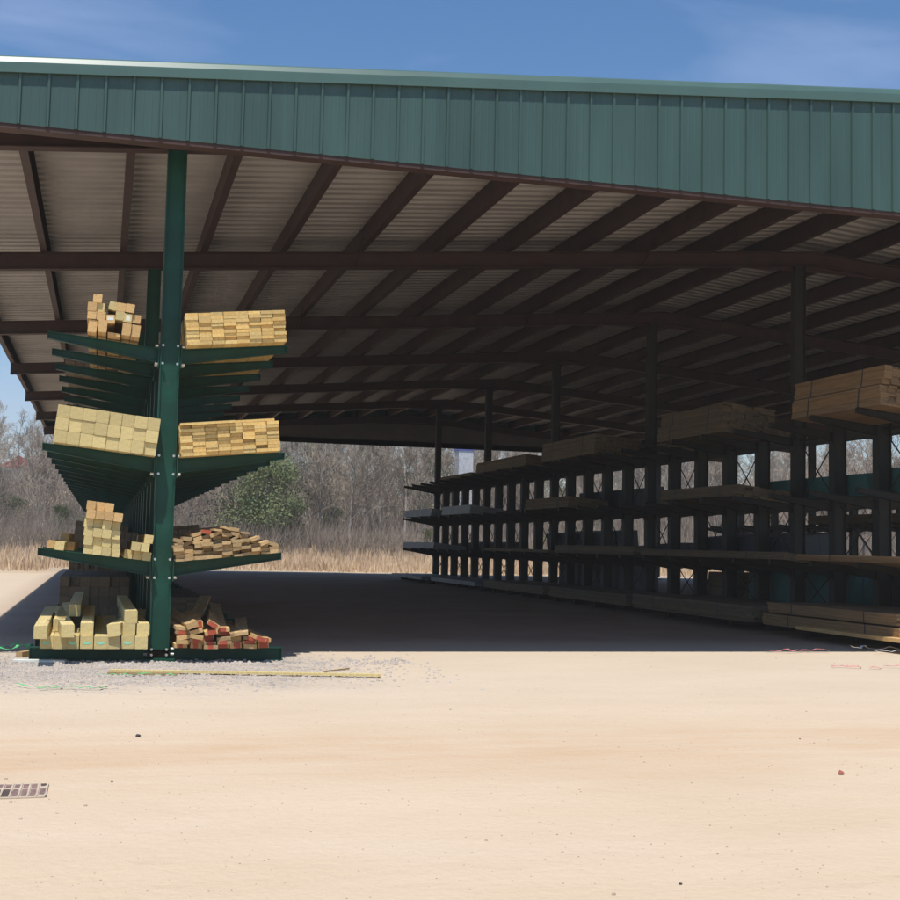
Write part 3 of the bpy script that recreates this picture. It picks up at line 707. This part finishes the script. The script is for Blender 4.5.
# drain grate, half filled with sand
t = tag(empty('drain_grate', (-.44, 6.76, 0)), 'half-buried rusty iron drain grate in pale dirt at left', 'drain grate')
mb = MB(); mb.prism([(-.27 , -.19), (.225, -.175), (.232, 0), (.225, .175), (-.27, .18)], .001, .006, 'z'); mb.build('frame', MATS['pale_dirt_clod'], t)
for i in range(12):
    x = -.25 + i * .0415
    for (a, b_) in ((-.155, .035), (.065, .165)):
        if i == 11: a += .04
        j = lambda: U(-.003, .003)
        q = MB(); q.prism([(x-.013+j(), a+j()*2), (x+.012+j(), a+j()*2), (x+.015+j(), (a+b_)/2), (x+.013+j(), b_+j()*2), (x-.012+j(), b_+j()*2), (x-.014+j(), (a+b_)/2)], .0062, .0066, 'z'); q.build('slot', rust if R() < .7 else dark_hole, t)
    q = MB(); q.box(x+.0165, x+.0245, -.165, .170, .0062, .0105 + U(0, .002)); q.build('bar', MATS['pale_dirt_clod'], t)
def rock(name, loc, r, m, label, cat='stone', seed=0, sq=.6):
    rr = random.Random(seed); import bmesh
    bm = bmesh.new(); bmesh.ops.create_icosphere(bm, subdivisions=2, radius=r)
    for v in bm.verts: v.co *= rr.uniform(.8, 1.15); v.co.z *= sq
    me = bpy.data.meshes.new(name); bm.to_mesh(me); bm.free(); me.materials.append(m)
    o = bpy.data.objects.new(name, me); C.objects.link(o); o.location = (loc[0], loc[1], r*sq*.7); tag(o, label, cat); return o
rock('stone', (.27, 8.5), .017, stone_dark, 'small dark stone lying alone on the pale dirt left of centre', seed=1)
rock('stone', (.10, 6.95), .006, stone_dark, 'tiny dark pebble just right of the drain grate', seed=2)
rock('stone', (2.15, 4.55), .007, stone_dark, 'small dark pebble close to the bottom edge of the yard view', seed=3)
rock('stone', (4.6, 7.9), .006, stone_dark, 'tiny dark pebble on the yard at right', seed=4)
mb = MB(); mb.add([(0, 0, .004), (.05, .0, .012), (.055, .03, .03), (.02, .05, .045), (-.01, .03, .012), (.0, .0, .006), (.05, .0, .014), (.055, .03, .032), (.02, .05, .047), (-.01, .03, .014)], [(0, 1, 2, 4), (4, 2, 3), (5, 9, 7, 6), (9, 8, 7)])
o = mb.build('dry_leaf', leaf_red); o.location = (4.1, 6.6, 0); o.scale = (.55, .55, .55); tag(o, 'dry curled red leaf lying on the pale dirt at right', 'leaf')
# loose gravel stones by the left rack and sparse pebbles elsewhere
mb = MB()
def pebble(x, y, r):
    a = U(0, 6.28); q = [(math.cos(a+k*1.2566)*r*U(.7, 1.2), math.sin(a+k*1.2566)*r*U(.7, 1.2)) for k in range(5)]
    z = r * U(.5, .9); t_ = (x + U(-.3, .3)*r, y + U(-.3, .3)*r, z)
    mb.add([(x+p[0], y+p[1], -.001) for p in q] + [(x+p[0]*.7, y+p[1]*.7, z*.75) for p in q] + [t_], [(k, (k+1) % 5, (k+1) % 5+5, k+5) for k in range(5)] + [(k+5, (k+1) % 5+5, 10) for k in range(5)])
for _ in range(5200):
    x = random.gauss(.4, 1.25); y = random.gauss(12.9, .85)
    if -2.2 < x < 3.4 and 10.9 < y < 14.9: pebble(x, y, U(.006, .020))
for _ in range(500):
    x = U(-1.3, 3.2); y = U(13.2, 13.9); pebble(x, y, U(.012, .032))
tag(mb.build('gravel', stone_pale), 'loose pale grey gravel scattered around the foot of left rack', 'gravel', kind='stuff')
mb = MB()
for _ in range(2600):
    y = 3.5 + 12 * R() ** 1.3; x = U(-.35, .85) * y; pebble(x, y, U(.002, .006) * (1 + (R() < .04)))
tag(mb.build('grit', grit_mat), 'fine grit and pebbles thinly scattered over the open yard', 'grit', kind='stuff')

# ---------------------------------------------------------------- dry grass field and brush
mb = MB(); rg = random.Random(11)
def blade(x, y, z, h, w, t_):
    a = rg.uniform(0, 3.14); lx = rg.gauss(0, .16) * h; ly = rg.gauss(0, .16) * h; dx = math.cos(a) * w; dy = math.sin(a) * w
    mb.add([(x-dx, y-dy, z), (x+dx, y+dy, z), (x+lx*.4+dx*.8, y+ly*.4+dy*.8, z+h*.55), (x+lx*.4-dx*.8, y+ly*.4-dy*.8, z+h*.55), (x+lx, y+ly, z+h)], [(0, 1, 2, 3), (3, 2, 4)], t_)
for _ in range(42000):
    y = 49 + 38 * rg.random() ** .9
    x = rg.uniform(-.16, .80) * y
    edge = 48.6 + math.sin(x*.31) + (6.8 if x > -2 else 0) * (1 if x < 40 else .2)
    if y < edge: continue
    d = min(1, (y - edge) / 6)
    h = rg.uniform(.25, .55) * (.35 + .65*d) + (rg.uniform(.3, .7) if y > 66 else 0) * rg.random()
    v = rg.uniform(.75, 1.15); t_ = (v*1.02, v*rg.uniform(.92, 1.0), v*rg.uniform(.8, .98))
    blade(x, y, hill(x, y), h, rg.uniform(.012, .03), t_)
tag(mb.build('dry_grass', straw), 'tall dry straw-coloured grass covering the field behind the shed', 'grass', kind='stuff')
mb = MB()
for _ in range(2600):
    y = 78 + 18 * rg.random() ** 1.2; x = rg.uniform(-.2, .85) * y; z = hill(x, y)
    for k in range(5):
        a = rg.uniform(0, 6.28); h = rg.uniform(.8, 2.6); s_ = rg.uniform(.1, .5)
        p = Vector((x, y, z)); q = p + Vector((math.cos(a)*s_*h*.5, math.sin(a)*s_*h*.5, h*.55)); e = q + Vector((math.cos(a+.6)*s_*h*.5, math.sin(a+.6)*s_*h*.5, h*.45))
        mb.tube(p, q, .022, .014, 3); mb.tube(q, e, .014, .004, 3)
        for m_ in range(2):
            e2 = q + Vector((rg.uniform(-.4, .4), rg.uniform(-.4, .4), rg.uniform(.2, .6))); mb.tube(q, e2, .010, .004, 3)
for _ in range(5200):
    y = 90 + 60 * rg.random(); x = rg.uniform(-.2, .85) * y; z = hill(x, y)
    for k in range(4):
        a = rg.uniform(0, 6.28); hh = rg.uniform(.8, 3.2)
        p = Vector((x, y, z)); q = p + Vector((math.cos(a)*hh*.2, math.sin(a)*hh*.2, hh*.6)); mb.tube(p, q, .03, .02, 3); mb.tube(q, q + Vector((rg.uniform(-.5, .5), rg.uniform(-.5, .5), hh*.4)), .02, .006, 3)
        mb.tube(p.lerp(q, .6), q + Vector((rg.uniform(-.7, .7), rg.uniform(-.7, .7), hh*.3)), .016, .006, 3)
tag(mb.build('brush', twig_red), 'tangled leafless brush along the foot of the woods', 'brush', kind='stuff')

# ---------------------------------------------------------------- trees
def bare_tree(seed, H, spread=1., pale=False):
    rr = random.Random(seed); tr = MB(); cr = MB()
    # trunk as a chain
    p = Vector((0, 0, -.2)); d = Vector((rr.uniform(-.04, .04), rr.uniform(-.04, .04), 1)).normalized(); r = H * .0135
    n_ = 9; pts = [p.copy()]
    def branch(p, d, l, r, lvl):
        seg = 3 if lvl < 3 else 2; q = p
        for i in range(seg):
            d2 = (d + Vector((rr.gauss(0, .16), rr.gauss(0, .16), rr.gauss(.06, .12)))).normalized(); e = q + d2 * (l / seg)
            r2 = r * .78
            cr.tube(q, e, max(r, .014), max(r2, .011), 3 if lvl > 1 else 4)
            if lvl < 4:
                for k in range(2 if lvl < 3 else 2):
                    if rr.random() < .88:
                        a = rr.uniform(0, 6.28); o_ = d2.orthogonal().normalized(); o_.rotate(Matrix.Rotation(a, 3, d2))
                        nd = (d2 * rr.uniform(.5, 1.0) + o_ * rr.uniform(.45, .95) * spread + Vector((0, 0, .25))).normalized()
                        branch(e if k else q.lerp(e, rr.random()), nd, l * rr.uniform(.45, .68), r2 * .55, lvl + 1)
            q, d, r = e, d2, r2
    for i in range(n_):
        e = p + d * (H * .92 / n_); r2 = r * .86 if i < n_-1 else r * .5
        tr.tube(p, e, r, r2, 6)
        if i >= 2:
            for k in range(rr.choice((1, 2, 2))):
                a = rr.uniform(0, 6.28); nd = Vector((math.cos(a), math.sin(a), rr.uniform(.6, 1.5))).normalized()
                branch(e, nd, H * rr.uniform(.20, .32) * (1.25 - i / n_ * .65) * spread, r2 * .45, 1)
        p, r = e, r2; d = (d + Vector((rr.gauss(0, .05), rr.gauss(0, .05), .05))).normalized()
    return tr, cr
def leaf_tree(seed, H, W_, m, shrub=False, nl=2600, ls=.16):
    rr = random.Random(seed); tr = MB(); cr = MB()
    tr.tube((0, 0, -.2), (0, 0, H*.9), H*.017, H*.004, 6)
    clumps = []
    for k in range(26 if not shrub else 16):
        t_ = rr.random(); z = H * (.28 + .68 * t_) if not shrub else H * (.12 + .8 * t_)
        rad = W_ * (1 - t_ * .75) * rr.uniform(.2, 1.)
        a = rr.uniform(0, 6.28); c = Vector((math.cos(a)*rad, math.sin(a)*rad, z)); clumps.append((c, rr.uniform(.25, .5) * W_ * (1.1 - .5*t_)))
        tr.tube((0, 0, z - rad*.35), c, H*.004, H*.0015, 3)
    for _ in range(nl):
        c, s_ = rr.choice(clumps); v = Vector((rr.gauss(0, 1), rr.gauss(0, 1), rr.gauss(0, .7))); v.normalize(); p = c + v * s_ * rr.random() ** .5
        a = Vector((rr.gauss(0, 1), rr.gauss(0, 1), rr.gauss(0, 1))).normalized(); b_ = a.orthogonal().normalized(); l = ls * rr.uniform(.6, 1.3)
        cr.add([p - a*l*.5, p + b_*l*.3, p + a*l*.5, p - b_*l*.3], [(0, 1, 2, 3)])
    return tr, cr
PROT = []
def proto(trcr, mt, mc): return (trcr[0].mesh('trunk', mt), trcr[1].mesh('crown', mc))
bareP = [proto(bare_tree(100 + i, 9.0, U(.85, 1.15)), bark if i % 3 else bark_pale, twig if i % 2 else twig_red) for i in range(7)]
paleP = [proto(bare_tree(200 + i, 9.5, .7), bark_pale, twig) for i in range(3)]
pineP = [proto(leaf_tree(300 + i, 8.0, 2.2, needles), bark, needles) for i in range(3)]
shrubP = [proto(leaf_tree(400 + i, 2.2, 1.3, leaf_yellow, True, 1500, .13), bark, leaf_yellow) for i in range(2)]
evP = [proto(leaf_tree(500 + i, 4.2, 2.6, needles, True, 5200, .12), bark, needles) for i in range(2)]
rt = random.Random(5)
def put_tree(P, x, y, s, name, label, cat, group):
    t = empty(name, (x, y, hill(x, y))); t.rotation_euler = (0, 0, rt.uniform(0, 6.28)); s *= .9 if x > 2 else .72
    t.scale = (s * rt.uniform(.9, 1.1), s, s * rt.uniform(.85, 1.15))
    tag(t, label, cat, group); child(P[0], 'trunk', t); child(P[1], 'crown', t)
n_t = 0
for (ya, yb, sp_, smin, smax) in ((86, 93, 2.5, .62, .9), (92, 100, 2.7, .75, 1.02), (99, 108, 3.0, .85, 1.1), (107, 120, 3.2, .85, 1.15), (118, 134, 3.8, .85, 1.2), (134, 150, 4.6, .85, 1.1), (150, 175, 4.2, .85, 1.1)):
    x = -.22 * ya
    while x < .88 * ya + 12:
        y = rt.uniform(ya, yb); xx = x + rt.uniform(-1, 1)
        if y < 99 and abs(xx / y - .2795) < .026: x += sp_; continue
        if rt.random() < .12: put_tree(rt.choice(paleP), xx, y, rt.uniform(smin, smax) * 1.05, 'bare_tree', 'slender white-trunked leafless tree in the woods behind the shed', 'tree', 'white-trunked bare trees in the woods')
        else: put_tree(rt.choice(bareP), xx, y, rt.uniform(smin, smax), 'bare_tree', 'grey-brown leafless tree in the woods behind the shed', 'tree', 'leafless trees in the woods')
        n_t += 1; x += sp_ * rt.uniform(.7, 1.3)
# white trunks that stand out between the rows
for r_, y in ((.197, 90), (.212, 96), (.231, 92), (.246, 89), (.1235, 93), (.14, 99), (.163, 91), (.187, 88.5), (-.045, 118), (-.052, 124), (.30, 92), (.27, 97)):
    put_tree(rt.choice(paleP), r_ * y, y, rt.uniform(.85, 1.0), 'bare_tree', 'slender white-trunked leafless tree in the woods behind the shed', 'tree', 'white-trunked bare trees in the woods')
for _ in range(46):
    y = rt.uniform(12, 84); x = rt.uniform(38, 62)
    put_tree(rt.choice(bareP), x, y, rt.uniform(.7, 1.0), 'bare_tree', 'leafless tree beyond the right side of the shed, seen through the racks', 'tree', 'leafless trees beyond the right side')
# evergreens, from photo directions
for i, (r_, y, s, P, lab) in enumerate(((.122, 84, 1.75, evP, 'bushy dark green evergreen right of the left rack, at the edge of the field'), (.158, 104, .95, pineP, 'dark pine behind the pale trunks, first right of the left rack'), (.195, 122, 1.1, pineP, 'tall pine on the slope seen left of the far post'),
        (.262, 108, 1.1, pineP, 'pine next to the far blue-topped hut'), (-.066, 96, 1.2, evP, 'dull green evergreen in the woods at the far left'), (-.03, 88, .8, evP, 'small olive evergreen below the left arms'), (-.012, 86, .7, evP, 'small bright evergreen close to the left rack stock'),
        (.36, 100, 1.1, pineP, 'pine seen through the middle row, left one'), (.45, 104, 1.1, pineP, 'pine seen through the middle row, right one'), (.108, 93, 1.9, evP, 'tall soft green evergreen set among bare trees behind the jumbled boards'), (.138, 88, 1.2, evP, 'lower green evergreen to the right of the big one'), (.23, 104, 1.3, evP, 'green evergreen blended in the woods near the centre'), (.172, 96, .9, evP, 'low evergreen in the brush left of centre'), (.098, 90, 1.5, evP, 'second evergreen bush behind the jumbled boards'), (.215, 130, 1.2, pineP, 'pine high on the slope near the centre'), (.40, 96, .9, evP, 'evergreen bush seen through middle row'))):
    put_tree(P[i % len(P)], r_ * y, y, s, 'evergreen_tree', lab, 'tree', 'evergreens among the bare woods')
for i, (r_, y, s, lab) in enumerate(((.132, 82, .75, 'low yellow-green shrub at the field edge right of the left rack'), (.252, 84, 1.0, 'bright yellow-green shrub left of the middle rack end'), (.345, 84, .8, 'yellow-green shrub seen through middle rack openings'), (.42, 85, .9, 'yellow-green shrub seen far through the middle row'), (-.02, 84, .6, 'small yellow-green shrub at the far left field edge'))):
    put_tree(shrubP[i % 2], r_ * y, y, s, 'shrub', lab, 'shrub', 'yellow-green shrubs at the field edge')

# ---------------------------------------------------------------- far buildings on the slope
h = tag(empty('house', (-9.2, 152, hill(-9.2, 152) - .2)), 'small white house with red gable roof among trees at far left', 'house')
mb = MB(); mb.box(-1.9, 1.9, -2, 2, 0, 2.0); mb.build('wall', house_white, h)
mb = MB(); mb.prism([(-2.3, 1.95), (2.3, 1.95), (0, 3.3)], -2.3, 2.3); mb.build('roof', brick_red, h)
for x in (-1.1, .9):
    mb = MB(); mb.box(x-.35, x+.35, -2.03, -2.005, .8, 1.6); mb.build('window', glass_dark, h)
hx, hy = 27.1, 97.0
h = tag(empty('tower', (hx, hy, hill(hx, hy) - .1)), 'tall narrow silvery tower with a blue cap among the trees beyond the middle row', 'tower')
zt = 8.9 - hill(hx, hy) + .1
mb = MB(); mb.box(-.58, .58, -.58, .58, 0, zt - .25); mb.build('wall', silver, h)
mb = MB(); mb.prism([(-.64, zt-.25), (.64, zt-.25), (.6, zt+.05), (-.6, zt+.05)], -.64, .64); mb.build('roof', blue_roof, h)
mb = MB(); mb.box(-.3, .3, -.61, -.585, .1, 1.9); mb.build('door', house_white, h)
h = tag(empty('long_shed', (27, 150, hill(27, 150) + .3)), 'long low pale shed glimpsed high among the trees near the centre', 'shed')
mb = MB(); mb.box(-5, 5, -2, 2, -1, 1.1); mb.build('wall', bark, h)
for i in range(6):
    mb = MB(); mb.box(-4.6+i*1.7, -4.1+i*1.7, -2.05, -2.005, .3, .8); mb.build('window', house_white, h)
mb = MB(); mb.prism([(-2.3, 1.1), (2.3, 1.1), (0, 1.7)], -5.2, 5.2, 'x'); mb.build('roof', wrap_grey, h)

hz = MB(); hz.box(-395, 495, -55, 690, -1.2, 34); ho = hz.build('haze'); tag(ho, 'faint haze added to the air over the yard and woods to lift the blacks', 'haze', kind='stuff')  # air volume added to veil and lift the dark tones
hm = bpy.data.materials.new('air'); hm.use_nodes = True; hn = hm.node_tree.nodes; hn.remove(hn['Principled BSDF'])
pv = hn.new('ShaderNodeVolumePrincipled'); pv.inputs['Density'].default_value = HAZE; pv.inputs['Color'].default_value = (1, .93, .84, 1); pv.inputs['Anisotropy'].default_value = 0.0
hm.node_tree.links.new(pv.outputs['Volume'], hn['Material Output'].inputs['Volume']); ho.data.materials.append(hm)
# ---------------------------------------------------------------- light, world, camera
SD = Vector((.163, .373, -1)).normalized()
sun = bpy.data.lights.new('sun', 'SUN'); sun.energy = 4.4; sun.angle = math.radians(.5); sun.color = (1, .955, .88)
so = bpy.data.objects.new('sun', sun); C.objects.link(so); so.rotation_euler = SD.to_track_quat('-Z', 'Y').to_euler(); so.location = (-4, -10, 30)
w = bpy.data.worlds.new('World'); sc.world = w; w.use_nodes = True
N = w.node_tree.nodes; Lk = w.node_tree.links; bg = N['Background']
sky = N.new('ShaderNodeTexSky'); sky.sky_type = 'NISHITA'; sky.sun_disc = False
sky.sun_elevation = math.asin(-SD.z); sky.sun_rotation = math.atan2(-SD.x, -SD.y)
sky.air_density = 1.15; sky.dust_density = .25; sky.ozone_density = 7.0
# thin cirrus in the sky
tc = N.new('ShaderNodeTexCoord'); mp = N.new('ShaderNodeMapping'); mp.inputs['Scale'].default_value = (1.2, 1.2, 5.0); mp.inputs['Rotation'].default_value = (.25, .35, .3); mp.inputs['Location'].default_value = (2.3, .7, 0)
nz = N.new('ShaderNodeTexNoise'); nz.inputs['Scale'].default_value = 2.1; nz.inputs['Detail'].default_value = 5; nz.inputs['Distortion'].default_value = .6
rp = N.new('ShaderNodeMapRange'); rp.inputs[1].default_value = .50; rp.inputs[2].default_value = .80; rp.inputs[4].default_value = .5
Lk.new(tc.outputs['Generated'], mp.inputs['Vector']); Lk.new(mp.outputs['Vector'], nz.inputs['Vector']); Lk.new(nz.outputs['Fac'], rp.inputs[0])
mx = N.new('ShaderNodeMix'); mx.data_type = 'RGBA'; mx.inputs[7].default_value = (4.6, 5.4, 8.0, 1)
Lk.new(rp.outputs[0], mx.inputs[0]); hs = N.new('ShaderNodeHueSaturation'); hs.inputs['Saturation'].default_value = 1.15; Lk.new(sky.outputs[0], hs.inputs['Color']); Lk.new(hs.outputs['Color'], mx.inputs[6]); Lk.new(mx.outputs[2], bg.inputs['Color'])
bg.inputs['Strength'].default_value = .108

cam = bpy.data.cameras.new('camera'); co = bpy.data.objects.new('camera', cam); C.objects.link(co); sc.camera = co
cam.sensor_width = 36; cam.lens = 36 * 1290 / 900.; cam.clip_end = 2000; cam.clip_start = .05
Mr = Matrix(((0.96538814, -0.04034586, -0.25767801), (-0.25989349, -0.06572019, -0.96339827), (0.02193449, 0.9970221, -0.07393112)))
co.matrix_world = Matrix.Translation((0, 0, 1.25)) @ Mr.to_4x4()
sc.view_settings.view_transform = 'Standard'; sc.view_settings.look = 'None'; sc.view_settings.gamma = 1; sc.view_settings.exposure = .21
sc.view_settings.use_curve_mapping = False
print('trees', n_t, 'objects', len(bpy.data.objects))
